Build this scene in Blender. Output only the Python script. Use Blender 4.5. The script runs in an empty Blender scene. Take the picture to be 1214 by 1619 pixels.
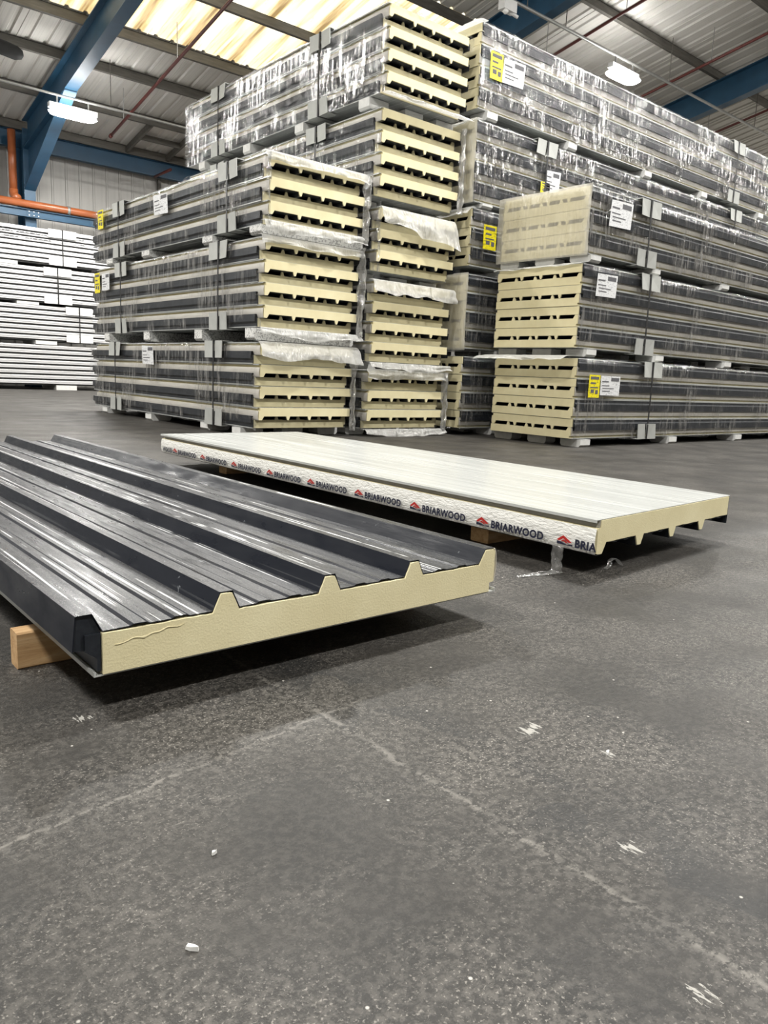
import bpy, math, random
from mathutils import Matrix, Vector, noise

random.seed(7)
scene = bpy.context.scene
COL = scene.collection
PI = math.pi

# ------------------------------------------------------------------ camera
CAM_H, YAW, PITCH, ROLL = 0.608, math.radians(40.496), math.radians(10.028), math.radians(2.487)
fw = Vector((math.sin(YAW) * math.cos(PITCH), math.cos(YAW) * math.cos(PITCH), -math.sin(PITCH)))
rt = Vector((math.cos(YAW), -math.sin(YAW), 0))
up = rt.cross(fw)
r2 = math.cos(ROLL) * rt + math.sin(ROLL) * up
u2 = -math.sin(ROLL) * rt + math.cos(ROLL) * up
cd = bpy.data.cameras.new('camera')
cam = bpy.data.objects.new('camera', cd)
COL.objects.link(cam)
M = Matrix((r2, u2, -fw)).transposed().to_4x4()
M.translation = (0, 0, CAM_H)
cam.matrix_world = M
cd.sensor_fit = 'AUTO'
cd.sensor_width = 36
cd.lens = 1212.3 * 36 / 1619
cd.clip_start = 0.02
cd.clip_end = 200
scene.camera = cam

# ------------------------------------------------------------------ world, exposure
w = bpy.data.worlds.new('world')
scene.world = w
w.use_nodes = True
w.node_tree.nodes['Background'].inputs[0].default_value = (0.75, 0.82, 0.9, 1)
w.node_tree.nodes['Background'].inputs[1].default_value = 0.6
vs = scene.view_settings
vs.view_transform = 'Standard'
vs.look = 'None'
vs.exposure = 0.15
vs.gamma = 1
vs.use_curve_mapping = False

# light thrown down by the two lamps in view and by unseen lamps assumed on the same grid
LAMP_W = 580
for (lx, ly, lz) in [(-3.1, 10.04, 6.88), (5.7, 10.04, 6.88), (-3.1, 3.2, 8.25), (5.7, 3.2, 8.25), (14.5, 3.2, 8.25), (23.3, 3.2, 8.25), (23.3, -3.6, 8.2), (23.3, 10.04, 6.88),  # lamps at the far right are added for glints on the film
                     (-3.1, -3.6, 8.2), (5.7, -3.6, 8.2), (14.5, -3.6, 8.2), (-3.1, 16.85, 5.55), (14.5, 16.85, 5.55),
                     (5.594, 16.48, 5.31), (14.225, 9.85, 6.65)]:
    ld = bpy.data.lights.new('grid_lamp_light', 'AREA')
    ld.shape = 'RECTANGLE'
    ld.size = 0.95
    ld.size_y = 0.36
    ld.energy = LAMP_W * (0.4 if (lx, ly) == (5.594, 16.48) else 1.0)
    ld.color = (1.0, 0.98, 0.935)
    lo = bpy.data.objects.new('grid_lamp_light', ld)
    lo.location = (lx, ly, lz)
    COL.objects.link(lo)
    if (lx, ly) not in ((5.594, 16.48), (14.225, 9.85)) and lx < 20:
        # added point lights that brighten the ceiling; no fixture is modelled here
        pd = bpy.data.lights.new('ceiling_fill', 'POINT')
        pd.shadow_soft_size = 0.2
        pd.energy = 150
        pd.color = ld.color
        po = bpy.data.objects.new('ceiling_fill', pd)
        po.location = (lx, ly, lz - 0.25)
        COL.objects.link(po)


# ------------------------------------------------------------------ materials
class NT:
    def __init__(s, name):
        s.m = bpy.data.materials.new(name)
        s.m.use_nodes = True
        s.t = s.m.node_tree
        s.b = s.t.nodes['Principled BSDF']
        s.out = s.t.nodes['Material Output']

    def n(s, typ, ins=None, **kw):
        nd = s.t.nodes.new(typ)
        for k, v in kw.items():
            setattr(nd, k, v)
        for k, v in (ins or {}).items():
            s.set(nd.inputs[k], v)
        return nd

    def set(s, sock, v):
        if isinstance(v, bpy.types.NodeSocket):
            s.t.links.new(v, sock)
        elif isinstance(v, bpy.types.Node):
            s.t.links.new(v.outputs[0], sock)
        else:
            if hasattr(sock.default_value, '__len__') and len(sock.default_value) == 4 and len(v) == 3:
                v = (*v, 1)
            sock.default_value = v

    def coords(s, scale=(1, 1, 1), loc=(0, 0, 0)):
        tc = s.n('ShaderNodeTexCoord')
        return s.n('ShaderNodeMapping', {'Vector': tc.outputs['Object'], 'Scale': scale, 'Location': loc})

    def noise(s, scale, vec, detail=4, rough=0.55, dist=0.0):
        return s.n('ShaderNodeTexNoise', {'Vector': vec, 'Scale': scale, 'Detail': detail, 'Roughness': rough, 'Distortion': dist}).outputs['Fac']

    def ramp(s, fac, stops):
        r = s.n('ShaderNodeValToRGB', {'Fac': fac})
        e = r.color_ramp.elements
        while len(e) < len(stops):
            e.new(0.5)
        for el, (p, c) in zip(e, stops):
            el.position = p
            el.color = (*c, 1) if len(c) == 3 else c
        return r.outputs[0]

    def map(s, v, a, b, c=0.0, d=1.0):
        return s.n('ShaderNodeMapRange', {'Value': v, 'From Min': a, 'From Max': b, 'To Min': c, 'To Max': d}).outputs[0]

    def math(s, op, a, b=0.0):
        return s.n('ShaderNodeMath', {0: a, 1: b}, operation=op).outputs[0]

    def mix(s, f, a, b):
        nd = s.n('ShaderNodeMix', data_type='RGBA')
        s.set(nd.inputs[0], f)
        s.set(nd.inputs[6], a)
        s.set(nd.inputs[7], b)
        return nd.outputs[2]

    def bump(s, h, strength=0.3, dist=0.01):
        return s.n('ShaderNodeBump', {'Height': h, 'Strength': strength, 'Distance': dist}).outputs[0]

    def p(s, **kw):
        names = dict(col='Base Color', rough='Roughness', metal='Metallic', spec='Specular IOR Level', normal='Normal', alpha='Alpha',
                     coat='Coat Weight', coat_rough='Coat Roughness', em='Emission Color', ems='Emission Strength', trans='Transmission Weight')
        for k, v in kw.items():
            s.set(s.b.inputs[names[k]], v)
        return s.m


def simple(name, col, rough=0.5, var=0.12, scale=8, metal=0.0, spec=0.5, stretch=(1, 1, 1), bump=0.0):
    t = NT(name)
    c = t.coords(stretch)
    f = t.noise(scale, c, 5)
    lo = tuple(x * (1 - var) for x in col)
    hi = tuple(min(1, x * (1 + var)) for x in col)
    t.p(col=t.ramp(f, [(0.3, lo), (0.7, hi)]), rough=rough, metal=metal, spec=spec)
    if bump:
        t.p(normal=t.bump(t.noise(scale * 6, c, 3), bump, 0.004))
    return t.m


MAT = {}


def m_foam():
    t = NT('cream_foam')
    c = t.coords()
    f = t.noise(5, c, 5)
    fine = t.noise(160, c, 3)
    col = t.ramp(f, [(0.3, (0.70, 0.625, 0.385)), (0.7, (0.80, 0.735, 0.485))])
    pit = t.map(fine, 0.62, 0.72, 0, 0.25)
    col = t.mix(pit, col, (0.42, 0.33, 0.16))
    return t.p(col=col, rough=0.85, spec=0.2, normal=t.bump(t.noise(220, c, 3), 0.25, 0.004))


def m_dark_steel():
    t = NT('anthracite_steel')
    c = t.coords((40, 1.5, 40))
    f = t.noise(2, c, 4)
    sm = t.noise(9, t.coords((1, 0.6, 1)), 3)
    col = t.ramp(f, [(0.3, (0.012, 0.014, 0.019)), (0.75, (0.024, 0.028, 0.034))])
    return t.p(col=col, rough=t.map(sm, 0.3, 0.7, 0.36, 0.5), spec=0.3)


def m_dark_top():
    # steel face under scuffed protective film; sheen and sparkle painted into its flat faces
    t = NT('anthracite_steel_filmed')
    geo = t.n('ShaderNodeNewGeometry')
    nz = t.n('ShaderNodeSeparateXYZ', {0: geo.outputs['Normal']}).outputs[2]
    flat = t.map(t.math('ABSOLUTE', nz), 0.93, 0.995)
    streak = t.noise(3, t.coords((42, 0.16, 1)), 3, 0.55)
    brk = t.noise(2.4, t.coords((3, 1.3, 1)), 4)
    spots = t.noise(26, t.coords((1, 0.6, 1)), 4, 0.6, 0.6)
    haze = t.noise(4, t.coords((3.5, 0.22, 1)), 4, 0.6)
    sparkle = t.noise(420, t.coords((1, 0.45, 1)), 2)
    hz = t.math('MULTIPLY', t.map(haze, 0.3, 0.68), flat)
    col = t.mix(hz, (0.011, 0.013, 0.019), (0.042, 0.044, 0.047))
    col = t.mix(t.math('MULTIPLY', t.map(sparkle, 0.52, 0.70, 0, 0.5), flat), col, (0.22, 0.22, 0.215))
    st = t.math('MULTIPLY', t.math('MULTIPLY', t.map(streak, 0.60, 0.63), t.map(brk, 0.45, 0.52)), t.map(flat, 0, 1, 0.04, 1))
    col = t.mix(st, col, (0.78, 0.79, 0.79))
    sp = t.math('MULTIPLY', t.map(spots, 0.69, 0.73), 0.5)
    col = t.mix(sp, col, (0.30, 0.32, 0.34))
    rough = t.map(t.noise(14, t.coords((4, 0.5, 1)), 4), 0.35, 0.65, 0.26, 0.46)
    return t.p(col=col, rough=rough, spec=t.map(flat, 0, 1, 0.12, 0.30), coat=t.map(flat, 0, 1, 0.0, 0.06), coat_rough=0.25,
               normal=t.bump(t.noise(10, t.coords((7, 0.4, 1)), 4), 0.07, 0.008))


def m_white_liner():
    t = NT('white_liner_steel')
    f = t.noise(1.0, t.coords((34, 0.12, 34)), 3, 0.5)
    g = t.noise(1.0, t.coords((120, 0.8, 60)), 2, 0.5)
    col = t.ramp(f, [(0.35, (0.40, 0.412, 0.40)), (0.65, (0.50, 0.51, 0.495))])
    r = t.map(t.noise(2, t.coords((14, 0.5, 1)), 3), 0.3, 0.7, 0.14, 0.32)
    return t.p(col=col, rough=r, spec=0.5, normal=t.bump(t.math('ADD', f, t.math('MULTIPLY', g, 0.2)), 0.2, 0.004))


def m_foil_crinkled():
    t = NT('white_edge_tape')
    c = t.coords((1, 0.9, 3.0))
    f = t.noise(38, c, 5, 0.6, 0.5)
    col = t.ramp(f, [(0.25, (0.70, 0.69, 0.65)), (0.7, (0.84, 0.84, 0.81))])
    return t.p(col=col, rough=0.38, spec=0.5, normal=t.bump(f, 0.7, 0.012))


def m_film(name, base, streak_amt, milky, bump, tint=(0.95, 0.955, 0.96), body_col=(0.78, 0.78, 0.76), spread=0.5):
    """stretch film: mostly clear, with taut vertical creases that catch the lamps"""
    t = NT(name)
    t.t.nodes.remove(t.b)
    # vertical pleats a few centimetres apart, broken up by finer crinkles
    pleat = t.noise(1.0, t.coords((12, 12, 1.7)), 1.5, 0.5, 0.5)
    fine = t.noise(1.0, t.coords((34, 34, 11)), 1.5, 0.5, 0.8)
    patch = t.noise(1.7, t.coords((1, 1.0, 1.3)), 3, 0.6)
    clus = t.map(patch, spread - 0.08, spread + 0.10)
    slit = t.noise(1.0, t.coords((30, 26, 2.4)), 3, 0.6, 0.6)
    fac = t.math('ADD', t.math('MULTIPLY', t.math('MULTIPLY', clus, t.map(slit, 0.45, 0.60, 0.06, 1.0)), streak_amt), base)
    hgt = t.math('ADD', t.math('MULTIPLY', pleat, 0.07), t.math('MULTIPLY', fine, 0.016))
    nrm = t.n('ShaderNodeBump', {'Height': hgt, 'Strength': bump, 'Distance': 1.0}).outputs[0]
    tg = t.n('ShaderNodeTangent', direction_type='RADIAL', axis='Z')
    gl = t.n('ShaderNodeBsdfAnisotropic', {'Color': (1, 1, 1, 1), 'Roughness': 0.45, 'Anisotropy': 1.0, 'Rotation': 0.25, 'Normal': nrm, 'Tangent': tg.outputs[0]})
    df = t.n('ShaderNodeBsdfDiffuse', {'Color': (*body_col, 1), 'Normal': nrm})
    tl = t.n('ShaderNodeBsdfTranslucent', {'Color': (*body_col, 1)})
    body = t.n('ShaderNodeMixShader', {0: 0.45, 1: df.outputs[0], 2: tl.outputs[0]})
    film = t.n('ShaderNodeMixShader', {0: milky, 1: gl.outputs[0], 2: body.outputs[0]})
    tr = t.n('ShaderNodeBsdfTransparent', {'Color': (*tint, 1)})
    mx = t.n('ShaderNodeMixShader', {0: fac, 1: tr.outputs[0], 2: film.outputs[0]})
    t.t.links.new(mx.outputs[0], t.out.inputs[0])
    return t.m


def m_floor():
    t = NT('worn_concrete')
    tc = t.n('ShaderNodeTexCoord')
    P = tc.outputs['Object']
    xyz = t.n('ShaderNodeSeparateXYZ', {0: P})
    X, Y = xyz.outputs[0], xyz.outputs[1]
    big = t.noise(0.7, P, 3, 0.6)
    mid = t.noise(4.5, P, 4, 0.65)
    vf = t.noise(230, P, 3, 0.6)
    wear = t.map(t.noise(2.1, P, 4, 0.7), 0.40, 0.62)
    dust = t.noise(75, P, 3, 0.75)
    col = t.ramp(mid, [(0.28, (0.013, 0.0128, 0.0122)), (0.5, (0.021, 0.0195, 0.0175)), (0.72, (0.032, 0.0295, 0.026))])
    col = t.mix(t.map(big, 0.35, 0.7, 0, 0.4), col, (0.041, 0.0385, 0.0345))
    col = t.mix(t.math('MULTIPLY', t.map(dust, 0.44, 0.60), t.map(wear, 0, 1, 0.25, 0.95)), col, (0.092, 0.085, 0.076))
    # tread prints and dark wear patches
    tp = t.n('ShaderNodeTexVoronoi', {'Vector': t.n('ShaderNodeMapping', {'Vector': P, 'Rotation': (0, 0, 0.6)}), 'Scale': 9.0})
    band = t.math('ABSOLUTE', t.math('SUBTRACT', t.math('ADD', X, t.math('MULTIPLY', mid, 0.12)), 0.93))
    tread = t.math('MULTIPLY', t.map(band, 0.03, 0.11, 1, 0), t.map(t.n('ShaderNodeSeparateColor', {0: tp.outputs['Color']}).outputs[0], 0.5, 0.56))
    col = t.mix(t.math('MULTIPLY', tread, 0.55), col, (0.013, 0.0138, 0.0145))
    # pale aggregate specks
    spk = t.math('MULTIPLY', t.map(vf, 0.58, 0.66), t.map(wear, 0, 1, 0.06, 0.85))
    col = t.mix(spk, col, (0.30, 0.28, 0.25))
    vd = t.n('ShaderNodeTexVoronoi', {'Vector': P, 'Scale': 26.0, 'Randomness': 1.0})
    fl = t.math('MULTIPLY', t.map(vd.outputs['Distance'], 0.045, 0.075, 1, 0), t.map(t.n('ShaderNodeSeparateColor', {0: vd.outputs['Color']}).outputs[1], 0.8, 0.82))
    col = t.mix(t.math('MULTIPLY', fl, 0.8), col, (0.5, 0.48, 0.44))
    # slab joints: worn pale edges
    wob = t.math('MULTIPLY', t.math('SUBTRACT', t.noise(14, P, 3, 0.7), 0.5), 0.035)
    dx = t.math('ABSOLUTE', t.math('ADD', t.math('SUBTRACT', X, 0.775), wob))
    yl = t.math('ADD', t.math('MULTIPLY', X, 0.14), 0.941)
    dy = t.math('ABSOLUTE', t.math('ADD', t.math('SUBTRACT', Y, yl), wob))
    jn = t.math('MULTIPLY', t.noise(9, P, 3, 0.75), t.map(dust, 0.36, 0.52, 0.7, 1.12))
    jmx = t.math('MULTIPLY', t.map(dx, 0.001, 0.008, 1, 0), t.map(jn, 0.46, 0.60))
    jmy = t.math('MULTIPLY', t.math('MULTIPLY', t.map(dy, 0.0005, 0.0055, 1, 0), t.map(X, 0.75, 0.95, 1, 0)), t.map(jn, 0.42, 0.56, 0.12, 1))
    halo = t.math('MULTIPLY', t.math('MAXIMUM', t.map(dx, 0.0, 0.05, 0.4, 0), t.math('MULTIPLY', t.map(dy, 0, 0.05, 0.5, 0), t.map(X, 0.75, 0.95, 1, 0))), t.map(dust, 0.45, 0.62))
    col = t.mix(halo, col, (0.10, 0.094, 0.085))
    col = t.mix(t.math('MULTIPLY', t.math('MAXIMUM', jmx, jmy), 0.55), col, (0.19, 0.178, 0.16))
    # paint scuffs
    sn = t.math('MULTIPLY', t.math('SUBTRACT', t.noise(70, t.n('ShaderNodeMapping', {'Vector': P, 'Rotation': (0, 0, 0.75), 'Scale': (2.6, 0.6, 1)}), 3), 0.5), 0.08)
    for (sx, sy, r) in [(1.032, 0.79, 0.020), (1.06, 0.80, 0.014), (0.877, 0.484, 0.013), (0.711, 0.299, 0.010), (1.078, 0.658, 0.009), (0.424, 1.281, 0.014)]:
        d = t.n('ShaderNodeVectorMath', {0: P, 1: (sx, sy, 0)}, operation='DISTANCE').outputs['Value']
        d = t.math('ADD', d, sn)
        col = t.mix(t.map(d, r * 0.45, r * 0.6, 0.75, 0), col, (0.38, 0.37, 0.34))
    rough = t.map(t.noise(3, P, 3), 0.3, 0.7, 0.45, 0.64)
    h = t.math('ADD', dust, t.math('MULTIPLY', vf, 0.6))
    return t.p(col=col, rough=rough, spec=0.36, normal=t.bump(h, 0.35, 0.004))


def m_rooflight():
    t = NT('weathered_rooflight')
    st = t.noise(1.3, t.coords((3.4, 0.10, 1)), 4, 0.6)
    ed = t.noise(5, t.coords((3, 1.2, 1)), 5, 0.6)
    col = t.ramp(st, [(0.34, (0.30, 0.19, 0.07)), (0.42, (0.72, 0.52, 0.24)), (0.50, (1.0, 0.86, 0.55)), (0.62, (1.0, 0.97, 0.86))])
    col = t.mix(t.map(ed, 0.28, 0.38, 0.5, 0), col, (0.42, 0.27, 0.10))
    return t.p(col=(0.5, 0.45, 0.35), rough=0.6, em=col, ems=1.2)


def m_roof_sheet():
    t = NT('roof_liner_sheet')
    f = t.noise(2, t.coords((1.5, 0.4, 1)), 5)
    lines = t.noise(1, t.coords((55, 0.05, 1)), 2)
    col = t.ramp(f, [(0.3, (0.62, 0.60, 0.56)), (0.7, (0.74, 0.72, 0.68))])
    col = t.mix(t.map(lines, 0.55, 0.62, 0, 0.25), col, (0.40, 0.39, 0.36))
    return t.p(col=col, rough=0.55)


def m_timber():
    t = NT('sawn_timber')
    c = t.coords((1.2, 14, 14))
    f = t.noise(3, c, 5, 0.6, 1.2)
    g = t.noise(40, t.coords((2, 30, 30)), 3)
    col = t.ramp(f, [(0.3, (0.36, 0.20, 0.085)), (0.55, (0.52, 0.33, 0.16)), (0.75, (0.62, 0.43, 0.24))])
    return t.p(col=t.mix(t.map(g, 0.55, 0.7, 0, 0.35), col, (0.22, 0.12, 0.05)), rough=0.75, normal=t.bump(f, 0.3, 0.004))


def m_label(name, base, ink):
    t = NT(name)
    c = t.coords((1, 1, 1))
    rows = t.n('ShaderNodeTexBrick', {'Vector': t.n('ShaderNodeMapping', {'Vector': c, 'Rotation': (PI / 2, 0, 0)}), 'Scale': 60.0})
    blk = t.noise(40, t.coords((1, 1, 4)), 4, 0.7)
    sel = t.math('MULTIPLY', t.map(blk, 0.56, 0.6), 0.8)
    return t.p(col=t.mix(sel, base, ink), rough=0.4)


def m_eps():
    t = NT('speckled_packing_foam')
    c = t.coords()
    v = t.n('ShaderNodeTexVoronoi', {'Vector': c, 'Scale': 90.0})
    sep = t.n('ShaderNodeSeparateColor', {0: v.outputs['Color']}).outputs[0]
    col = t.mix(t.map(sep, 0.66, 0.7, 0, 0.75), (0.72, 0.72, 0.70), (0.28, 0.28, 0.28))
    return t.p(col=col, rough=0.8)


MAT['foam'] = m_foam()
MAT['steel'] = m_dark_steel()
MAT['dark_top'] = m_dark_top()
MAT['liner'] = m_white_liner()
MAT['tape'] = m_foil_crinkled()
MAT['edge'] = simple('pale_edge_foil', (0.56, 0.53, 0.475), 0.45, 0.1, 3, stretch=(1, 2, 30))
MAT['film'] = m_film('clear_stretch_film', 0.05, 0.62, 0.05, 1.0, spread=0.53)
MAT['film_heavy'] = m_film('wrinkled_stretch_film', 0.065, 0.9, 0.03, 1.0, spread=0.50)
MAT['film_milky'] = m_film('milky_film', 0.50, 0.10, 0.92, 0.4, body_col=(0.92, 0.89, 0.80))
MAT['film_bunched'] = m_film('bunched_film', 0.40, 0.55, 0.30, 1.0, spread=0.48)
MAT['film_flap'] = m_film('loose_film', 0.72, 0.25, 0.88, 0.8, body_col=(0.84, 0.84, 0.82))
MAT['floor'] = m_floor()
MAT['eps'] = m_eps()
MAT['recess_shade'] = simple('grey_recess_shade', (0.40, 0.385, 0.345), 0.6, 0.06, 10)  # grey that paints the shade of the recessed foam edge
MAT['foot'] = simple('white_foam_block', (0.68, 0.68, 0.66), 0.7, 0.08, 20)
MAT['card'] = simple('grey_board', (0.42, 0.43, 0.41), 0.55, 0.06, 12)
MAT['strap'] = simple('black_strap', (0.012, 0.012, 0.013), 0.4, 0.1)
MAT['yellow'] = m_label('yellow_label', (0.86, 0.74, 0.01), (0.05, 0.04, 0.01))
MAT['paper'] = m_label('white_label', (0.74, 0.75, 0.76), (0.22, 0.22, 0.24))
MAT['ink'] = simple('label_ink', (0.10, 0.10, 0.11), 0.6, 0.05)
MAT['timber'] = m_timber()
MAT['blue'] = simple('blue_paint', (0.017, 0.066, 0.125), 0.45, 0.15, 3)
MAT['orange'] = simple('orange_pipe_plastic', (0.30, 0.085, 0.027), 0.35, 0.1, 4)
MAT['red'] = simple('dark_red_pipe', (0.10, 0.018, 0.014), 0.45, 0.15, 6)
MAT['galv'] = simple('galvanised_steel', (0.32, 0.32, 0.31), 0.4, 0.12, 10, metal=0.6)
MAT['purlin'] = simple('grimy_purlin_steel', (0.115, 0.107, 0.092), 0.6, 0.25, 5, stretch=(0.6, 4, 4))
MAT['roof'] = m_roof_sheet()
MAT['rooflight'] = m_rooflight()
MAT['clad'] = simple('white_cladding', (0.42, 0.41, 0.39), 0.5, 0.08, 2, stretch=(4, 1, 0.3))
MAT['clad_back'] = simple('cladding_joint', (0.20, 0.20, 0.19), 0.7, 0.08)
MAT['plainwall'] = simple('grey_wall', (0.42, 0.41, 0.39), 0.7, 0.08, 1)
MAT['white_panel'] = simple('white_wall_panel', (0.60, 0.60, 0.61), 0.35, 0.05, 2, stretch=(0.4, 3, 12))
MAT['gap_shade'] = simple('panel_joint_shadow', (0.05, 0.05, 0.05), 0.7, 0.15, 4)
MAT['white_card'] = simple('white_board', (0.82, 0.82, 0.82), 0.5, 0.04, 6)
MAT['lampbody'] = simple('white_lamp_housing', (0.7, 0.7, 0.69), 0.4, 0.05)
t = NT('lamp_diffuser')
MAT['glow'] = t.p(col=(0.9, 0.9, 0.9), rough=0.4, em=(1.0, 0.985, 0.95), ems=45)
MAT['logo_red'] = simple('logo_red_print', (0.42, 0.018, 0.015), 0.4, 0.05)
MAT['logo_navy'] = simple('logo_navy_print', (0.012, 0.014, 0.035), 0.4, 0.05)
MAT['clearstrip'] = m_film('dangling_film', 0.30, 0.4, 0.5, 0.8)
MAT['black_rubber'] = simple('black_duct', (0.012, 0.012, 0.012), 0.7, 0.2)
MAT['glass_bulb'] = simple('sensor_lens', (0.75, 0.75, 0.73), 0.2, 0.03)


# ------------------------------------------------------------------ mesh helpers
class MB:
    def __init__(s):
        s.v = []
        s.f = []

    def add(s, vs, fs):
        o = len(s.v)
        s.v += [tuple(p) for p in vs]
        s.f += [tuple(i + o for i in q) for q in fs]
        return s

    def box(s, x0, x1, y0, y1, z0, z1):
        vs = [(x0, y0, z0), (x1, y0, z0), (x1, y1, z0), (x0, y1, z0), (x0, y0, z1), (x1, y0, z1), (x1, y1, z1), (x0, y1, z1)]
        return s.add(vs, [(3, 2, 1, 0), (4, 5, 6, 7), (0, 1, 5, 4), (1, 2, 6, 5), (2, 3, 7, 6), (3, 0, 4, 7)])

    def prism(s, poly, v0, v1, jit0=None):
        """poly (u,z) counter-clockwise seen from -v; extruded along y from v0(u) to v1"""
        n = len(poly)
        f0 = v0 if callable(v0) else (lambda u, i: v0)
        a = [(u, f0(u, i), z) for i, (u, z) in enumerate(poly)]
        b = [(u, v1, z) for (u, z) in poly]
        fs = [tuple(range(n)), tuple(range(2 * n - 1, n - 1, -1))]
        for i in range(n):
            j = (i + 1) % n
            fs.append((i, i + n, j + n, j))
        return s.add(a + b, fs)

    def tube(s, pts, r, n=10, caps=True):
        pts = [Vector(p) for p in pts]
        rings = []
        prev = None
        for i, p in enumerate(pts):
            d = (pts[min(i + 1, len(pts) - 1)] - pts[max(i - 1, 0)]).normalized()
            a = Vector((0, 0, 1)) if abs(d.z) < 0.9 else Vector((1, 0, 0))
            if prev is not None:
                a = prev
            e1 = (a - d * a.dot(d)).normalized()
            prev = e1
            e2 = d.cross(e1)
            rr = r[i] if isinstance(r, (list, tuple)) else r
            rings.append([p + rr * (math.cos(2 * PI * k / n) * e1 + math.sin(2 * PI * k / n) * e2) for k in range(n)])
        vs = [q for ring in rings for q in ring]
        fs = []
        for i in range(len(rings) - 1):
            for k in range(n):
                k2 = (k + 1) % n
                fs.append((i * n + k, i * n + k2, (i + 1) * n + k2, (i + 1) * n + k))
        if caps:
            fs.append(tuple(range(n - 1, -1, -1)))
            fs.append(tuple((len(rings) - 1) * n + k for k in range(n)))
        return s.add(vs, fs)

    def grid(s, fn, nu, nv):
        vs = [fn(i / nu, j / nv) for j in range(nv + 1) for i in range(nu + 1)]
        fs = [(j * (nu + 1) + i, j * (nu + 1) + i + 1, (j + 1) * (nu + 1) + i + 1, (j + 1) * (nu + 1) + i) for j in range(nv) for i in range(nu)]
        return s.add(vs, fs)

    def mesh(s, name, mat, smooth=False):
        me = bpy.data.meshes.new(name)
        me.from_pydata(s.v, [], s.f)
        me.materials.append(MAT[mat] if isinstance(mat, str) else mat)
        if smooth:
            me.polygons.foreach_set('use_smooth', [True] * len(me.polygons))
        me.update()
        return me


def link(name, data, parent=None, loc=(0, 0, 0), rot=(0, 0, 0)):
    o = bpy.data.objects.new(name, data)
    COL.objects.link(o)
    o.parent = parent
    o.location = loc
    o.rotation_euler = rot
    return o


def part(name, mb, mat, parent, smooth=False, loc=(0, 0, 0), rot=(0, 0, 0), label=None):
    o = link(name, mb.mesh(name, mat, smooth) if isinstance(mb, MB) else mb, parent, loc, rot)
    if label:
        o['label'] = label
    return o


def tag(o, label, cat, group=None):
    o['label'] = label
    o['category'] = cat
    if group:
        o['group'] = group
    return o


def thing(name, label, cat, loc=(0, 0, 0), rz=0.0, group=None):
    return tag(link(name, None, None, loc, (0, 0, rz)), label, cat, group)


def struct(name, mb, mat):
    o = part(name, mb, mat, None)
    o['kind'] = 'structure'
    return o


def nz(x, y, z):
    return noise.noise(Vector((x, y, z)))


# ------------------------------------------------------------------ building shell
WALL_Y = 20.2
X0, X1, Y0 = -9.5, 27.0, -14.0
RIDGE = 0.0
S = 0.2


def purlin_z(y):
    return 0.608 + 9.22 - S * y if y >= RIDGE else 0.608 + 9.22 + S * y


struct('floor', MB().box(X0, X1, Y0, WALL_Y + 0.2, -0.2, 0.0), 'floor')
wb = struct('wall_back', MB().box(X0, X1, WALL_Y + 0.06, WALL_Y + 0.2, 0, 6.3), 'clad_back')
struct('wall_left', MB().box(X0 - 0.2, X0, Y0, WALL_Y + 0.2, 0, 10.2), 'plainwall')
struct('wall_right', MB().box(X1, X1 + 0.2, Y0, WALL_Y + 0.2, 0, 10.2), 'plainwall')
struct('wall_front', MB().box(X0, X1, Y0 - 0.2, Y0, 0, 8.0), 'plainwall')

# far wall cladding boards, one by one where the photograph shows them
cb = MB()
cb.prism([(0.004, 0), (0.326, 0), (0.326, 5.95), (0.004, 5.95)], 0.0, 0.06)
cb.prism([(0.05, 0.0), (0.10, 0.0), (0.10, 5.95), (0.05, 5.95)], -0.012, 0.0)
cbm = cb.mesh('cladding_sheet', 'clad')
for i in range(-6, 40):
    part('cladding_sheet', cbm, None, wb, loc=(3.0 + i * 0.33, WALL_Y, 0))

# roof deck (both slopes) and the sheets under it
dk = MB()
zr = lambda y: purlin_z(y) + 0.17
dk.add([(X0, WALL_Y + 0.2, zr(WALL_Y + 0.2)), (X1, WALL_Y + 0.2, zr(WALL_Y + 0.2)), (X1, 0, zr(0)), (X0, 0, zr(0)), (X0, Y0, zr(Y0)), (X1, Y0, zr(Y0))] +
       [(X0, WALL_Y + 0.2, zr(WALL_Y + 0.2) + .1), (X1, WALL_Y + 0.2, zr(WALL_Y + 0.2) + .1), (X1, 0, zr(0) + .1), (X0, 0, zr(0) + .1), (X0, Y0, zr(Y0) + .1), (X1, Y0, zr(Y0) + .1)],
       [(0, 1, 2, 3), (3, 2, 5, 4), (9, 8, 7, 6), (10, 11, 8, 9), (0, 6, 7, 1), (4, 5, 11, 10), (1, 7, 8, 2), (2, 8, 11, 5), (0, 3, 9, 6), (3, 4, 10, 9)])
ceil = struct('ceiling', dk, 'roof')


def sheet_mesh(name, mat, ya, yb, lift=0.0):
    """one-metre roof sheet with trapezoid ribs, following the slope from ya to yb"""
    prof = [(0.0, 0.0)]
    for c in (0.167, 0.5, 0.833):
        prof += [(c - 0.05, 0.0), (c - 0.028, 0.035), (c + 0.028, 0.035), (c + 0.05, 0.0)]
    prof += [(0.985, 0.0), (0.988, -0.012), (0.998, -0.012)]
    m = MB()
    n = len(prof)
    vs = []
    for y in (ya, yb):
        for (u, z) in prof:
            vs.append((u, y, purlin_z(y) + 0.105 + z + lift))
    m.add(vs, [(i, i + 1, n + i + 1, n + i) for i in range(n - 1)])
    return m.mesh(name, mat)


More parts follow.
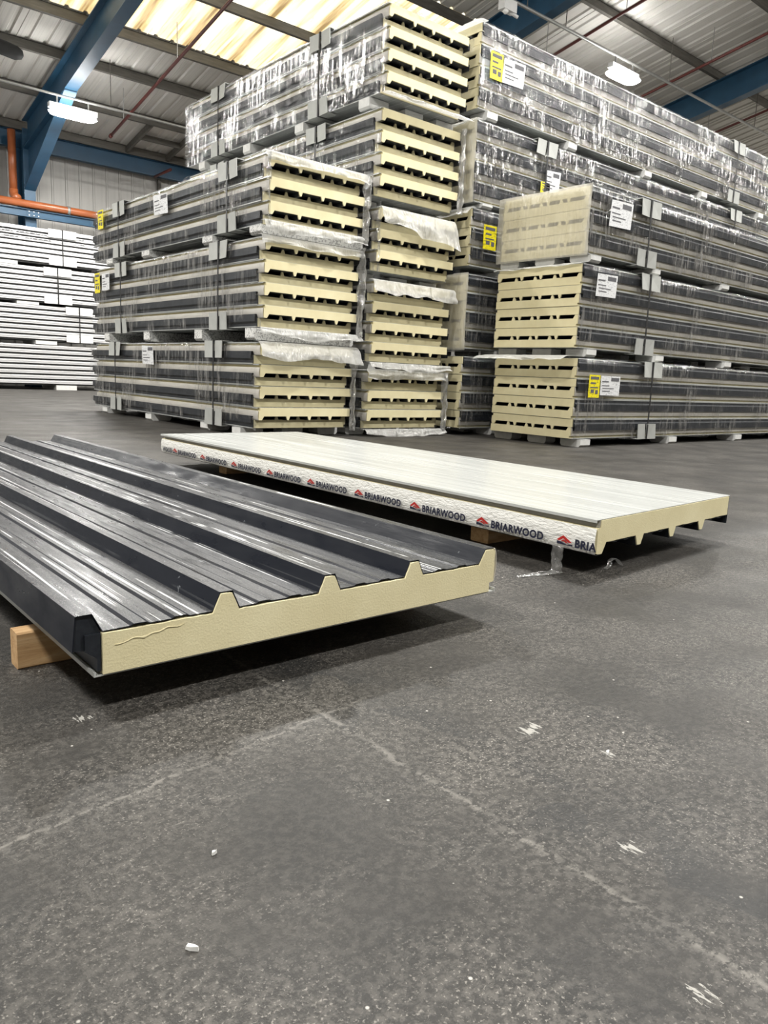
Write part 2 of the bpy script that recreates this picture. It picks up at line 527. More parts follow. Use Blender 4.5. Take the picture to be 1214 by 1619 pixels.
sh_low = sheet_mesh('roof_sheet', 'roof', 15.35, 20.2)
sh_high = sheet_mesh('roof_sheet', 'roof', 0.05, 11.72)
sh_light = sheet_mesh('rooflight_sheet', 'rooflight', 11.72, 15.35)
for i in range(0, 26):
    x = i * 1.0 - 0.35
    part('roof_sheet', sh_low, None, ceil, loc=(x, 0, 0))
    part('roof_sheet', sh_high, None, ceil, loc=(x, 0, 0))
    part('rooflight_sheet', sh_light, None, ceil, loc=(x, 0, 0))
for y in (19.8, 18.2, 16.66, 15.4, 13.7, 11.72, 10.0, 8.16, 6.4, 4.7, 3.0, 1.3):
    z = purlin_z(y)
    m = MB()
    m.box(X0, X1, y - 0.006, y + 0.006, z - 0.1, z + 0.1)
    m.box(X0, X1, y - 0.075, y + 0.006, z - 0.1, z - 0.09)
    m.box(X0, X1, y - 0.006, y + 0.075, z + 0.09, z + 0.1)
    part('purlin', m, 'purlin', ceil)
# trimmers of a small roof opening between two purlins
for x in (8.0, 9.05):
    m = MB()
    for yy in (18.2, 19.8):
        m.v += [(x - 0.03, yy, purlin_z(yy) - 0.08), (x + 0.03, yy, purlin_z(yy) - 0.08), (x + 0.03, yy, purlin_z(yy) + 0.06), (x - 0.03, yy, purlin_z(yy) + 0.06)]
    m.f += [(0, 1, 5, 4), (1, 2, 6, 5), (2, 3, 7, 6), (3, 0, 4, 7), (3, 2, 1, 0), (4, 5, 6, 7)]
    part('trimmer', m, 'purlin', ceil)
part('trimmer', MB().box(8.03, 9.02, 18.97, 19.03, purlin_z(19) - 0.07, purlin_z(19) + 0.06), 'purlin', ceil)


# ------------------------------------------------------------------ steel frames
def frame(xc, label, haunch_on=True):
    t = thing('portal_frame', label, 'steel frame', (xc, 19.6, 0))
    oy = -19.6
    hb = 0.12
    # rafter I-section, bottom flange at purlin_z - 0.7
    def bar(x0, x1, y0, y1, a0, a1, name='x'):
        m = MB()
        m.v = [(x0, y0 + oy, purlin_z(y0) + a0), (x1, y0 + oy, purlin_z(y0) + a0), (x1, y1 + oy, purlin_z(y1) + a0), (x0, y1 + oy, purlin_z(y1) + a0),
               (x0, y0 + oy, purlin_z(y0) + a1), (x1, y0 + oy, purlin_z(y0) + a1), (x1, y1 + oy, purlin_z(y1) + a1), (x0, y1 + oy, purlin_z(y1) + a1)]
        m.f = [(3, 2, 1, 0), (4, 5, 6, 7), (0, 1, 5, 4), (1, 2, 6, 5), (2, 3, 7, 6), (3, 0, 4, 7)]
        return m
    part('bottom_flange', bar(-hb, hb, 0.0, 19.3, -0.70, -0.678), 'blue', t)
    part('web', bar(-0.008, 0.008, 0.0, 19.3, -0.678, -0.122), 'blue', t)
    part('top_flange', bar(-hb, hb, 0.0, 19.3, -0.122, -0.1), 'blue', t)
    # haunch: wedge under the rafter end
    ya, yb = 16.44, 19.3
    za, zb = purlin_z(ya) - 0.70, 4.42
    m = MB()
    m.v = [(-0.008, ya + oy, za), (0.008, ya + oy, za), (0.008, yb + oy, zb), (-0.008, yb + oy, zb), (0.008, yb + oy, purlin_z(yb) - 0.7), (-0.008, yb + oy, purlin_z(yb) - 0.7)]
    m.f = [(0, 1, 2, 3), (0, 3, 5), (1, 4, 2), (3, 2, 4, 5), (0, 5, 4, 1)]
    part('haunch_web', m, 'blue', t)
    m = MB()
    m.v = [(-hb, ya + oy, za - 0.02), (hb, ya + oy, za - 0.02), (hb, yb + oy, zb - 0.02), (-hb, yb + oy, zb - 0.02), (-hb, ya + oy, za), (hb, ya + oy, za), (hb, yb + oy, zb), (-hb, yb + oy, zb)]
    m.f = [(3, 2, 1, 0), (4, 5, 6, 7), (0, 1, 5, 4), (1, 2, 6, 5), (2, 3, 7, 6), (3, 0, 4, 7)]
    part('haunch_flange', m, 'blue', t)
    m = MB()
    m.box(-hb, hb, 19.3 + oy, 19.322 + oy, 0, 5.7)
    m.box(-0.008, 0.008, 19.322 + oy, 19.86 + oy, 0, 5.7)
    m.box(-hb, hb, 19.86 + oy, 19.88 + oy, 0, 5.7)
    part('column', m, 'blue', t)
    return t


frame(5.55, 'blue steel column and sloping roof beam beside the orange downpipe')
frame(11.88, 'blue sloping roof beam behind the top of the tall central stack')
frame(18.28, 'blue sloping roof beam crossing the upper right corner')

m = MB()
m.box(X0 + 0.1, X1 - 0.1, 19.905, 19.93, 5.40, 5.78)
m.box(X0 + 0.1, X1 - 0.1, 19.83, 20.0, 5.40, 5.42)
m.box(X0 + 0.1, X1 - 0.1, 19.83, 20.0, 5.76, 5.78)
tag(part('eaves_beam', m, 'blue', None), 'dark blue horizontal eaves beam along the top of the far wall', 'beam')

t = thing('rail_beam', 'bright blue horizontal beam under the orange pipe on the far wall', 'beam', (0, 19.2, 3.8))
m = MB()
m.box(2.5, 12, -0.005, 0.005, 0, 0.17)
m.box(2.5, 12, -0.06, 0.06, 0, 0.012)
m.box(2.5, 12, -0.06, 0.06, 0.158, 0.17)
part('beam_section', m, 'blue', t)
part('splice_plate', MB().box(5.43, 5.73, -0.018, -0.006, 0.02, 0.15), 'blue', t)
for i in range(3):
    for k in range(2):
        part('bolt', MB().tube([(5.48 + 0.1 * i, -0.017, 0.045 + 0.08 * k), (5.48 + 0.1 * i, -0.035, 0.045 + 0.08 * k)], 0.014, 6), 'lampbody', t)

t = thing('orange_drain_pipe', 'orange plastic drain pipe running along the blue beam', 'pipe', (0, 19.2, 4.06))
part('pipe_run', MB().tube([(2.5, 0, 0.03), (12, 0, 0.005)], 0.085, 14), 'orange', t, True)
for x in (3.6, 6.35, 8.6):
    part('collar', MB().tube([(x - 0.03, 0, 0.03 - 0.0026 * (x - 2.5)), (x + 0.03, 0, 0.03 - 0.0026 * (x - 2.5))], 0.1, 14), 'galv', t, True)
t = thing('downpipe', 'vertical orange downpipe left of the blue column', 'pipe', (5.24, 19.45, 4.1))
part('pipe_run', MB().tube([(0, 0, 1.55), (0, 0, 0.28)], 0.085, 14), 'orange', t, True)
part('elbow', MB().tube([(0, 0, 0.30), (0.0, 0, 0.2), (0.02, -0.06, 0.12), (0.04, -0.14, 0.09)], 0.095, 14), 'orange', t, True)
tag(part('wall_rail', MB().box(5.75, 14, 20.08, 20.18, 4.18, 4.27), 'galv', None), 'thin grey steel rail across the pale far wall cladding', 'rail')
tag(part('wall_post', MB().box(8.95, 9.03, 20.08, 20.18, 4.27, 5.4), 'purlin', None), 'thin dark vertical post on the far wall', 'post')

# ------------------------------------------------------------------ services under the roof
for (yc, zc, label) in ((16.48, 5.70, 'thin grey conduit carrying the far left ceiling lamp'), (9.85, 7.05, 'long grey conduit carrying the right ceiling lamp')):
    t = thing('lighting_conduit', label, 'conduit', (0, yc, zc))
    part('tube', MB().tube([(X0 + .1, 0, 0), (X1 - .1, 0, 0)], 0.024 if yc > 12 else 0.03, 8), 'galv', t, True)
    for x in (6.35, 11.2, 12.3, 15.9, 19.9) if yc < 12 else (2.2, 6.35, 9.3):
        part('hanger', MB().tube([(x, 0, 0.02), (x, 0, purlin_z(yc) + 0.08 - zc)], 0.008, 6), 'purlin', t)


def lamp(x, y, z, label):
    t = thing('ceiling_lamp', label, 'lamp', (x, y, z))
    part('housing', MB().box(-0.46, 0.46, -0.06, 0.06, 0.0, 0.09), 'lampbody', t)
    m = MB()
    n, L = 16, 12
    prof = []
    for j in range(L + 1):
        a = -1 + 2 * j / L
        sc = (1 - abs(a) ** 6) ** 0.5 if abs(a) < 1 else 0.02
        prof.append((a * 0.47, max(sc, 0.05)))
    vs = []
    for (xx, sc) in prof:
        for k in range(n):
            an = 2 * PI * k / n
            vs.append((xx, 0.19 * sc * math.cos(an), -0.06 + 0.058 * sc * math.sin(an)))
    fs = [(j * n + k, j * n + (k + 1) % n, (j + 1) * n + (k + 1) % n, (j + 1) * n + k) for j in range(L) for k in range(n)]
    fs += [tuple(range(n - 1, -1, -1)), tuple(L * n + k for k in range(n))]
    m.add(vs, fs)
    part('diffuser', m, 'glow', t, True)
    for s in (-0.3, 0.3):
        part('bracket', MB().box(s - 0.012, s + 0.012, -0.012, 0.012, 0.09, 0.235), 'galv', t)
    return t


lamp(5.594, 16.48, 5.45, 'bright white ceiling lamp in front of the blue column beam')
lamp(14.225, 9.85, 6.79, 'bright white ceiling lamp above the right wrapped stacks')

t = thing('junction_box', 'white junction box with round sensor on the conduit at top centre', 'sensor', (10.7, 9.85, 6.87))
part('box_body', MB().box(-0.16, 0.16, -0.07, 0.07, -0.03, 0.148), 'lampbody', t)
part('lens', MB().tube([(-0.1, -0.05, -0.03), (-0.1, -0.05, -0.07), (-0.1, -0.05, -0.11)], [0.03, 0.055, 0.02], 12), 'glass_bulb', t, True)
part('plug', MB().tube([(0.08, 0, -0.02), (0.16, -0.1, -0.1)], 0.03, 8), 'lampbody', t, True)

for (xc, ya, yb, label) in ((6.90, 17.95, 1.0, 'dark red sprinkler pipe sloping past the left skylight'),
                            (13.06, 15.0, 1.0, 'dark red sprinkler pipe beside the upper middle blue beam'),
                            (16.2, 15.0, 1.0, 'dark red sprinkler pipe passing behind the right ceiling lamp'),
                            (19.6, 15.0, 1.0, 'dark red sprinkler pipe right of the upper right blue beam')):
    t = thing('sprinkler_pipe', label, 'pipe', (xc, ya, purlin_z(ya) - 0.65))
    part('tube', MB().tube([(0, 0, 0), (0, yb - ya, S * (ya - yb))], 0.03, 8), 'red', t, True)
    part('end_cap', MB().tube([(0, 0.03, -0.01), (0, -0.05, 0.01)], 0.042, 8), 'red', t, True)
    for y in (17.2, 14.6, 12.6, 10.9, 9.1, 7.2):
        if y < ya:
            part('hanger', MB().tube([(0, y - ya, S * (ya - y) - 0.02), (0, y - ya, S * (ya - y) + 0.66)], 0.007, 5), 'galv', t)
tag(part('pipe_stub', MB().tube([(8.75, 19.85, 5.38), (8.75, 18.9, 5.40)], 0.035, 8), 'red', None, True), 'short dark red pipe stub below the far eaves beam', 'pipe')
t = thing('dark_duct', 'dark rounded duct end hanging under the roof at the left edge', 'duct', (4.05, 16.45, 6.28))
part('duct_body', MB().tube([(-1.2, 0, 0.05), (0.3, 0, -0.02), (0.52, 0, -0.05), (0.62, 0, -0.06), (0.65, 0, -0.06)], [0.13, 0.13, 0.125, 0.08, 0.02], 12), 'black_rubber', t, True)
part('hanger', MB().tube([(0.0, 0, 0.1), (0.0, 0.18, 0.33)], 0.01, 6), 'purlin', t)


# ------------------------------------------------------------------ insulated panels
RH = 0.035
RIBS = (0.238, 0.482, 0.724)


def top_profile(t, hero=None):
    """upper face of the foam, u from 0 to 1, with trapezoid ribs and the edge rib at u=1"""
    p = [(0.0, t)]
    rb, rw, e = (0.028, 0.012, 0.0) if hero else (0.021, 0.008, 0.042)
    for c in RIBS:
        p += [(c - rb, t), (c - rw, t + RH), (c + rw, t + RH), (c + rb, t)]
    p += [(0.944 + e, t), (0.966 + e, t + RH), (0.994 + e, t + RH)]
    return p


def offset(pl, d):
    out = []
    for i, (x, z) in enumerate(pl):
        a = pl[max(i - 1, 0)]
        b = pl[min(i + 1, len(pl) - 1)]
        tx, tz = b[0] - a[0], b[1] - a[1]
        l = math.hypot(tx, tz) or 1
        out.append((x - tz / l * d, z + tx / l * d))
    return out


def ribbon(pl, th):
    """closed counter-clockwise polygon for a bent sheet of thickness th above polyline pl"""
    return pl + offset(pl, th)[::-1]


_cache = {}


def panel_meshes(L, t, hero=None):
    key = (round(L, 3), round(t, 4), hero)
    if key in _cache:
        return _cache[key]
    v0 = 0.0
    foam_v0 = 0.0
    tp = top_profile(t, hero)
    E_ = 0.0 if hero else 0.042
    rb, rw = (0.028, 0.012) if hero else (0.021, 0.008)
    if hero:
        sk = 0.07 if hero == 'white' else 0.0
        # hand-cut end: the outline is densified and the cut wanders by a millimetre or two
        def dens(poly, step=0.012):
            out = []
            for i in range(len(poly)):
                a, b = poly[i], poly[(i + 1) % len(poly)]
                k = max(1, int(math.hypot(b[0] - a[0], b[1] - a[1]) / step))
                for j in range(k):
                    f = j / k
                    out.append((a[0] + (b[0] - a[0]) * f, a[1] + (b[1] - a[1]) * f))
            return out
        cut = lambda u, i: (1 - u) * sk
        sheetcut = lambda u, i: (1 - u) * sk + 0.003 + 0.002 * nz(u * 21, 3.3, 0)
    else:
        cut = 0.0
        sheetcut = 0.012
    foam = [(0.0, 0.0), (0.985 + E_, 0.0), (0.985 + E_, 0.024), (1.0 + E_, 0.026), (1.0 + E_, t + RH - 0.004)] + tp[::-1]
    m = MB()
    if hero:
        # hand-cut end: the outline wanders by about a millimetre
        foam = [(u + 0.0012 * nz(i * 0.9, 3.1, 0) - 0.001, z + (0.0016 * nz(i * 0.8, 0, 7.7) - 0.0012 if z > 0.02 else 0.0)) for i, (u, z) in enumerate(dens(foam))]
    m.prism(foam, cut, L)
    me_foam = m.mesh('foam_core', 'foam')
    # outer sheet: hollow lap rib on the left, then over foam with shallow stiffeners in the troughs
    lw = {'dark': 1.0, 'white': 0.22}.get(hero, 0.6)
    pl = [(-0.050 * lw, t - 0.028), (-0.044 * lw, t + RH), (-0.018 * lw, t + RH), (0.0, t + 0.0015)]
    edges = [0.0] + [c for c in RIBS] + [0.97]
    for i in range(4):
        a = (edges[i] + 0.028) if i else 0.006
        b = edges[i + 1] - 0.028 if i < 3 else 0.944
        if hero:
            for f in (0.30, 0.68):
                c = a + (b - a) * f
                pl += [(c - 0.018, t + 0.0015), (c - 0.011, t + 0.0045), (c + 0.011, t + 0.0045), (c + 0.018, t + 0.0015)]
        if i < 3:
            c = edges[i + 1]
            pl += [(c - rb, t + 0.0015), (c - rw - 0.0005, t + RH + 0.0015), (c + rw + 0.0005, t + RH + 0.0015), (c + rb, t + 0.0015)]
    pl += [(0.944 + E_, t + 0.0015), (0.966 + E_, t + RH + 0.0015), (0.996 + E_, t + RH + 0.0015)]
    m = MB()
    m.prism(ribbon(pl, 0.0016), sheetcut, L + 0.004)
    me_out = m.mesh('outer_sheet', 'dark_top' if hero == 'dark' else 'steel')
    m = MB()
    m.prism([(-0.010, 0.006), (-0.003, 0.006), (-0.003, t - 0.001), (-0.030 * lw, t - 0.001), (-0.030 * lw, t - 0.03), (-0.010, t - 0.045)], sheetcut, L)
    me_side = m.mesh('side_lap', 'steel')
    m = MB()
    m.prism([(-0.016, -0.0035), (1.010 + E_, -0.0035), (1.010 + E_, 0.006), (1.0065 + E_, 0.006), (1.0065 + E_, -0.0012), (-0.012, -0.0012), (-0.012, 0.005), (-0.016, 0.005)], sheetcut, L)
    me_lin = m.mesh('liner_sheet', 'liner')
    m = MB()
    n = 10
    tape = [(1.002 + E_, 0.026)] + [(1.002 + E_ + 0.006 * math.sin(PI * k / n), 0.026 + (t + RH - 0.028) * k / n) for k in range(1, n)] + [(0.999 + E_, t + RH)]
    if hero == 'white':
        # slightly crumpled tape
        nv = 150
        def fn(a, b):
            i = a * (len(tape) - 1)
            k = min(int(i), len(tape) - 2)
            f = i - k
            u = tape[k][0] * (1 - f) + tape[k + 1][0] * f
            z = tape[k][1] * (1 - f) + tape[k + 1][1] * f
            v = b * (L - 0.004) + 0.003
            return (u + 0.0022 * nz(v * 22, z * 70, 1) * math.sin(PI * a), v, z)
        m.grid(fn, 14, nv)
        me_edge = m.mesh('edge_tape', 'tape', True)
    else:
        m.prism(ribbon(tape, -0.0015)[::-1], 0.002, L)
        me_edge = m.mesh('edge_foil', 'edge')
    _cache[key] = (me_foam, me_out, me_side, me_lin, me_edge)
    return _cache[key]


def fill_panel(e, L, t, hero=None, rot=(0, 0, 0), loc=(0, 0, 0)):
    a, b, c, d, f = panel_meshes(L, t, hero)
    r = [part(n, me, None, e, loc=loc, rot=rot) for n, me in zip(('foam_core', 'outer_sheet', 'side_lap', 'liner_sheet', 'edge_tape' if hero == 'white' else 'edge_foil'), (a, b, c, d, f))]
    return r


# ------------------------------------------------------------------ wrapped packs of panels
SHIFT = 0.046
UL, UR = -0.044, 1.092


def film_shell(L, h, seed, side, near, amp=0.007, ext=0.012):
    m = MB()
    hs = 0.05
    path = []
    def seg(a, b):
        d = math.hypot(b[0] - a[0], b[1] - a[1])
        k = max(1, int(d / hs))
        for i in range(k):
            f = i / k
            path.append((a[0] + (b[0] - a[0]) * f, a[1] + (b[1] - a[1]) * f))
    c = 0.02
    # the side pressed against the neighbouring stack is only lapped for a hand's width
    la, lb = (-0.01, h - 0.12) if side < 0 else (h - 0.12, -0.01)
    seg((UL, la), (UL, h - c)); seg((UL, h - c), (UL + c, h + 0.004)); seg((UL + c, h + 0.004), (UR - c, h + 0.012))
    seg((UR - c, h + 0.012), (UR, h - c)); seg((UR, h - c), (UR, lb))
    path.append((UR, lb))
    nv = int(L / 0.07)
    n = len(path)
    def fn(a, b):
        i = round(a * (n - 1))
        u, z = path[i]
        v = -near + (L + ext + near) * b
        if b == 0:
            v += 0.012 * nz(u * 6, z * 8, seed)
        d = amp * (nz(u * 3 + seed, v * 7, z * 2) + 0.7 * nz(u * 9, v * 16, z * 5 + seed))
        # film hugs the edges, so it only moves outwards a little
        if z > h - 0.001:
            return (u, v, z + abs(d) * 0.4)
        return (u + (abs(d) if u > 0.5 else -abs(d)), v, z)
    m.grid(fn, n - 1, nv)
    return m


def protector(side, v, h, topside, wd=0.35, ht=0.155):
    """grey board folded over a long edge under the strap; side -1 = u low, +1 = u high"""
    m = MB()
    s = side
    u = (UL - 0.012) if s < 0 else (UR + 0.012)
    th = 0.006 * -s
    sk = random.uniform(-0.03, 0.03)
    zc = h + 0.008 if topside else -0.010
    dz = -ht if topside else ht
    for (a, b, ta, tb) in ((-wd / 2, -0.012, 0.012, 0.0), (0.012, wd / 2, 0.0, 0.012)):
        q = [(u + s * ta, v + a, zc), (u + s * tb, v + b, zc), (u + s * (tb + 0.004), v + b + sk, zc + dz), (u + s * (ta + 0.012), v + a + sk * 1.2, zc + dz)]
        q += [(p[0] + th, p[1], p[2]) for p in q]
        m.add(q, [(0, 1, 2, 3), (7, 6, 5, 4), (0, 4, 5, 1), (1, 5, 6, 2), (2, 6, 7, 3), (3, 7, 4, 0)])
        zz = 0.006 if topside else -0.006
        q = [(u + s * ta, v + a, zc), (u + s * tb, v + b, zc), (u - s * 0.11, v + b, zc + 0.0), (u - s * 0.11, v + a, zc + 0.0)]
        q += [(p[0], p[1], p[2] + zz) for p in q]
        m.add(q, [(0, 1, 2, 3), (7, 6, 5, 4), (0, 4, 5, 1), (1, 5, 6, 2), (2, 6, 7, 3), (3, 7, 4, 0)])
    return m


def strap_loop(v, h):
    m = MB()
    w2 = 0.012
    a, b, lo, hi = UL - 0.021, UR + 0.021, -0.018, h + 0.017
    m.box(a - 0.003, a, v - w2, v + w2, lo, hi)
    m.box(b, b + 0.003, v - w2, v + w2, lo, hi)
    m.box(a, b, v - w2, v + w2, hi - 0.003, hi)
    m.box(a, b, v - w2, v + w2, lo, lo + 0.003)
    return m


def flap(u0, u1, ztop, out, drop, seed, rag=0.04, back=0.06, sag=0.0, tilt=0.0):
    m = MB()
    def fn(a, b):
        u = u0 + (u1 - u0) * a
        o = out * (1 + tilt * (a - 0.5)) * (1 + 0.25 * nz(a * 3, seed, 0))
        dr = drop * (1 + 0.3 * nz(a * 2.4, seed, 4) + tilt * (a - 0.5))
        if b < 0.25:
            f = b / 0.25
            return (u, back * (1 - f) - 0.002, ztop + 0.004 * nz(u * 9, f, seed))
        f = (b - 0.25) / 0.75
        z = ztop - dr * f ** 1.4 + 0.02 * nz(u * 7, f * 2, seed) * f - sag * math.sin(PI * a) * f
        v = -o * math.sin(f * 1.25) + rag * nz(u * 5, f * 2.5, seed + 3) * f
        return (u + 0.015 * nz(f * 3, u * 4, seed) * f, v - 0.002, z)
    m.grid(fn, 30, 16)
    return m


def crumple(u, h, seed, wd=0.11, z0=-0.02):
    """bunched film hanging at an end corner"""
    m = MB()
    def fn(a, b):
        z = z0 + (h - z0 + 0.02) * b
        w_ = wd * (0.75 + 0.5 * nz(z * 3, seed, 1))
        return (u - 0.03 + w_ * a + 0.02 * nz(z * 12, a * 3, seed), -0.012 - 0.05 * math.sin(PI * a) - 0.035 * nz(z * 9, a * 5, seed + 2), z)
    m.grid(fn, 8, 40)
    return m


def sheet_label(side, v, z, w_, h_, tilt=0.0):
    m = MB()
    u = UL - 0.019 if side < 0 else UR + 0.019
    q = []
    for (a, b) in ((-1, -1), (1, -1), (1, 1), (-1, 1)):
        q.append((u, v + a * w_ / 2 + b * tilt, z + b * h_ / 2 + a * tilt * 0.6))
    q += [(p[0] + 0.002 * side, p[1], p[2]) for p in q]
    m.add(q, [(0, 1, 2, 3), (7, 6, 5, 4), (0, 4, 5, 1), (1, 5, 6, 2), (2, 6, 7, 3), (3, 7, 4, 0)])
    return m


TOPS, FOOT, PROUD = {}, {}, {}


def pack(kind, x, y, z0, pairs, L, label, foot_h, side, straps=(), feet=(), labels=(), pair_h=0.195, proud=0.035, film='film', seed=0, group=None, foot_mat='foot', foot_w=0.16):
    t = (pair_h - RH) / 2
    h = pairs * pair_h
    # the blocks under a pack stand on the strapped top of the pack below
    stack = (kind, x > 4.5 if kind == 'L' else y > 5.5)
    foot_h = z0 - TOPS.get(stack, 0.0)
    TOPS[stack] = z0 + h + 0.019
    if kind == 'L':
        e = thing('panel_pack', label, 'panel pack', (x, y, z0 - foot_h), 0.0, group)
    else:
        e = thing('panel_pack', label, 'panel pack', (x, y + 1.03, z0 - foot_h), -PI / 2, group)
    F = foot_h
    FOOT[e.name] = F
    PROUD[e.name] = proud
    rnd = random.Random(seed)
    for i in range(pairs):
        j1, j2 = rnd.uniform(-0.012, 0.012), rnd.uniform(-0.012, 0.012)
        p = link('insulated_panel', None, e, (rnd.uniform(-.004, .004), 0.012 + j1 * 0.6, F + i * pair_h + 0.0035))
        fill_panel(p, L - 0.03, t - 0.0045)
        p = link('insulated_panel', None, e, (1 + SHIFT + rnd.uniform(-.004, .004), 0.012 - proud + j2 * 0.6, F + (i + 1) * pair_h - 0.0035), (0, PI, 0))
        fill_panel(p, L - 0.03, t - 0.0045)
    part('stretch_film', film_shell(L, h, seed * 3.7, side, proud + 0.012), film, e, True, loc=(0, 0, F))
    for v in straps:
        part('strap', strap_loop(v, h), 'strap', e, loc=(0, 0, F))
        part('edge_board', protector(side, v, h, True), 'card', e, loc=(0, 0, F))
        part('edge_board', protector(side, v, h, False), 'card', e, loc=(0, 0, F))
    for v in feet:
        w2 = foot_w / 2
        spans = ((UL + 0.005, UR - 0.005),) if foot_mat == 'eps' else ((UL + 0.005, UL + 0.25), (0.42, 0.66), (UR - 0.25, UR - 0.005))
        for (ua, ub) in spans:
            m = MB()
            m.prism([(ua + 0.02, 0), (ub - 0.02, 0), (ub, 0.02), (ub, F - 0.006), (ua, F - 0.006), (ua, 0.02)], v - w2, v + w2)
            part('foam_foot', m, foot_mat, e)
    for (c, v, z, w_, h_, tl) in labels:
        l = part('yellow_label' if c == 'yellow' else 'white_label', sheet_label(side, v, z - z0 + F, w_, h_, tl), 'yellow' if c == 'yellow' else 'paper', e)
        u = UL - 0.0215 if side < 0 else UR + 0.0215
        k = side
        zc = z - z0 + F
        if c == 'yellow':
            bars = [(-0.38, 0.38, 0.30, 0.42), (-0.35, 0.1, 0.10, 0.17), (-0.35, 0.35, -0.08, -0.03), (-0.3, 0.0, -0.30, -0.14), (0.12, 0.36, -0.34, -0.16)]
        else:
            bars = [(0.02, 0.44, 0.24, 0.42), (-0.44, -0.1, 0.18, 0.24), (-0.44, -0.05, -0.02, 0.02), (-0.4, 0.2, -0.16, -0.12), (-0.4, 0.0, -0.3, -0.26)]
        m = MB()
        for (a, b, c0, c1) in bars:
            if side < 0:
                a, b = -b, -a
            m.box(min(u, u + 0.0008 * k), max(u, u + 0.0008 * k), v + a * w_, v + b * w_, zc + c0 * h_, zc + c1 * h_)
        part('print', m, 'ink', l)
    return e


G = None
# left front stack (foam ends towards the camera, long sides to the left)
LX, LY, LL = 3.682, 6.14, 4.07
L1 = pack('L', LX - 0.015, LY + 0.04, 0.083, 4, LL, 'bottom wrapped panel pack of the left stack, loose film flap over its foam end', 0.083, -1,
          straps=(0.68, 3.18), feet=(0.27, 0.92, 2.28, 3.62), labels=[('white', 2.22, 0.73, 0.30, 0.20, 0.01)], seed=1, proud=0.085)
L2 = pack('L', LX, LY, 0.995, 4, LL, 'middle wrapped panel pack of the left stack, yellow and white label at its far end', 0.13, -1,
          straps=(0.66, 3.05), feet=(0.11, 1.12, 2.38, 3.58), labels=[('yellow', 3.80, 1.60, 0.17, 0.24, 0.0), ('white', 3.52, 1.60, 0.24, 0.20, 0.0)], seed=2, proud=0.085, foot_mat='eps')
L3 = pack('L', LX + 0.005, LY - 0.04, 1.872, 3, LL, 'top wrapped panel pack of the left stack, yellow label by the far corner', 0.095, -1,
          straps=(0.55, 3.14), feet=(0.08, 0.98, 2.44, 3.50), labels=[('yellow', 3.70, 2.34, 0.17, 0.22, 0.0), ('white', 1.98, 2.29, 0.34, 0.20, 0.012)], seed=3, proud=0.085, foot_mat='eps', foot_w=0.2)
# central tall stack
CX, CY, CL = 4.895, 6.075, 4.0
C1 = pack('L', CX - 0.03, CY + 0.03, 0.077, 3, CL, 'bottom wrapped panel pack of the central stack, standing on the floor', 0.077, -1, straps=(0.8, 3.0), feet=(0.3, 1.4, 2.5, 3.6), seed=4, proud=0.085)
C2 = pack('L', CX - 0.01, CY + 0.02, 0.748, 4, CL, 'second pack up in the central stack, film hood over its foam end', 0.085, -1, straps=(0.8, 3.0), feet=(0.3, 1.4, 2.5, 3.6), seed=5, proud=0.085)
C3 = pack('L', CX + 0.005, CY + 0.01, 1.625, 3, CL, 'third pack up in the central stack, with a large drooping film flap', 0.095, -1, straps=(0.8, 3.0), feet=(0.3, 1.4, 2.5, 3.6), seed=6, proud=0.085)
C4 = pack('L', CX, CY, 2.318, 4, CL, 'fourth pack up in the central stack, just under the topmost pack', 0.105, -1, straps=(0.93, 3.05), feet=(0.3, 1.4, 2.5, 3.6), seed=7, proud=0.085)
C5 = pack('L', CX + 0.008, CY - 0.04, 3.222, 4, CL, 'topmost wrapped panel pack of the central stack, under the skylight', 0.12, -1,
          straps=(0.95, 3.08), feet=(0.22, 1.33, 2.43, 3.56), seed=8, proud=0.085, film='film_heavy', pair_h=0.19)
# right front stack (long sides towards the camera, running off to the right)
RX, RY, RL = 6.235, 4.59, 7.2
R1 = pack('R', RX + 0.01, RY - 0.01, 0.081, 4, RL, 'bottom wrapped panel pack of the right stack, yellow and white label on its side', 0.081, 1,
          straps=(1.26, 4.9), feet=(0.2, 1.86, 3.44, 5.1, 6.7), labels=[('yellow', 0.23, 0.60, 0.18, 0.22, 0.0), ('white', 0.50, 0.61, 0.33, 0.19, 0.0)], seed=9, proud=0.0)
R2 = pack('R', RX - 0.01, RY + 0.01, 0.957, 4, RL, 'middle wrapped panel pack of the right stack, single white label on its side', 0.093, 1,
          straps=(1.10, 4.9), feet=(0.22, 1.46, 3.0, 5.1, 6.7), labels=[('white', 0.34, 1.56, 0.33, 0.21, 0.006)], seed=10, proud=0.0)
R3 = pack('R', RX, RY, 1.825, 3, RL, 'top pack of the right stack, foam end veiled in milky film', 0.088, 1,
          straps=(0.96, 4.9), feet=(0.14, 1.2, 2.7, 4.6, 6.7), labels=[('white', 0.45, 2.23, 0.36, 0.24, 0.01)], seed=11, proud=0.0, pair_h=0.203, film='film_heavy')
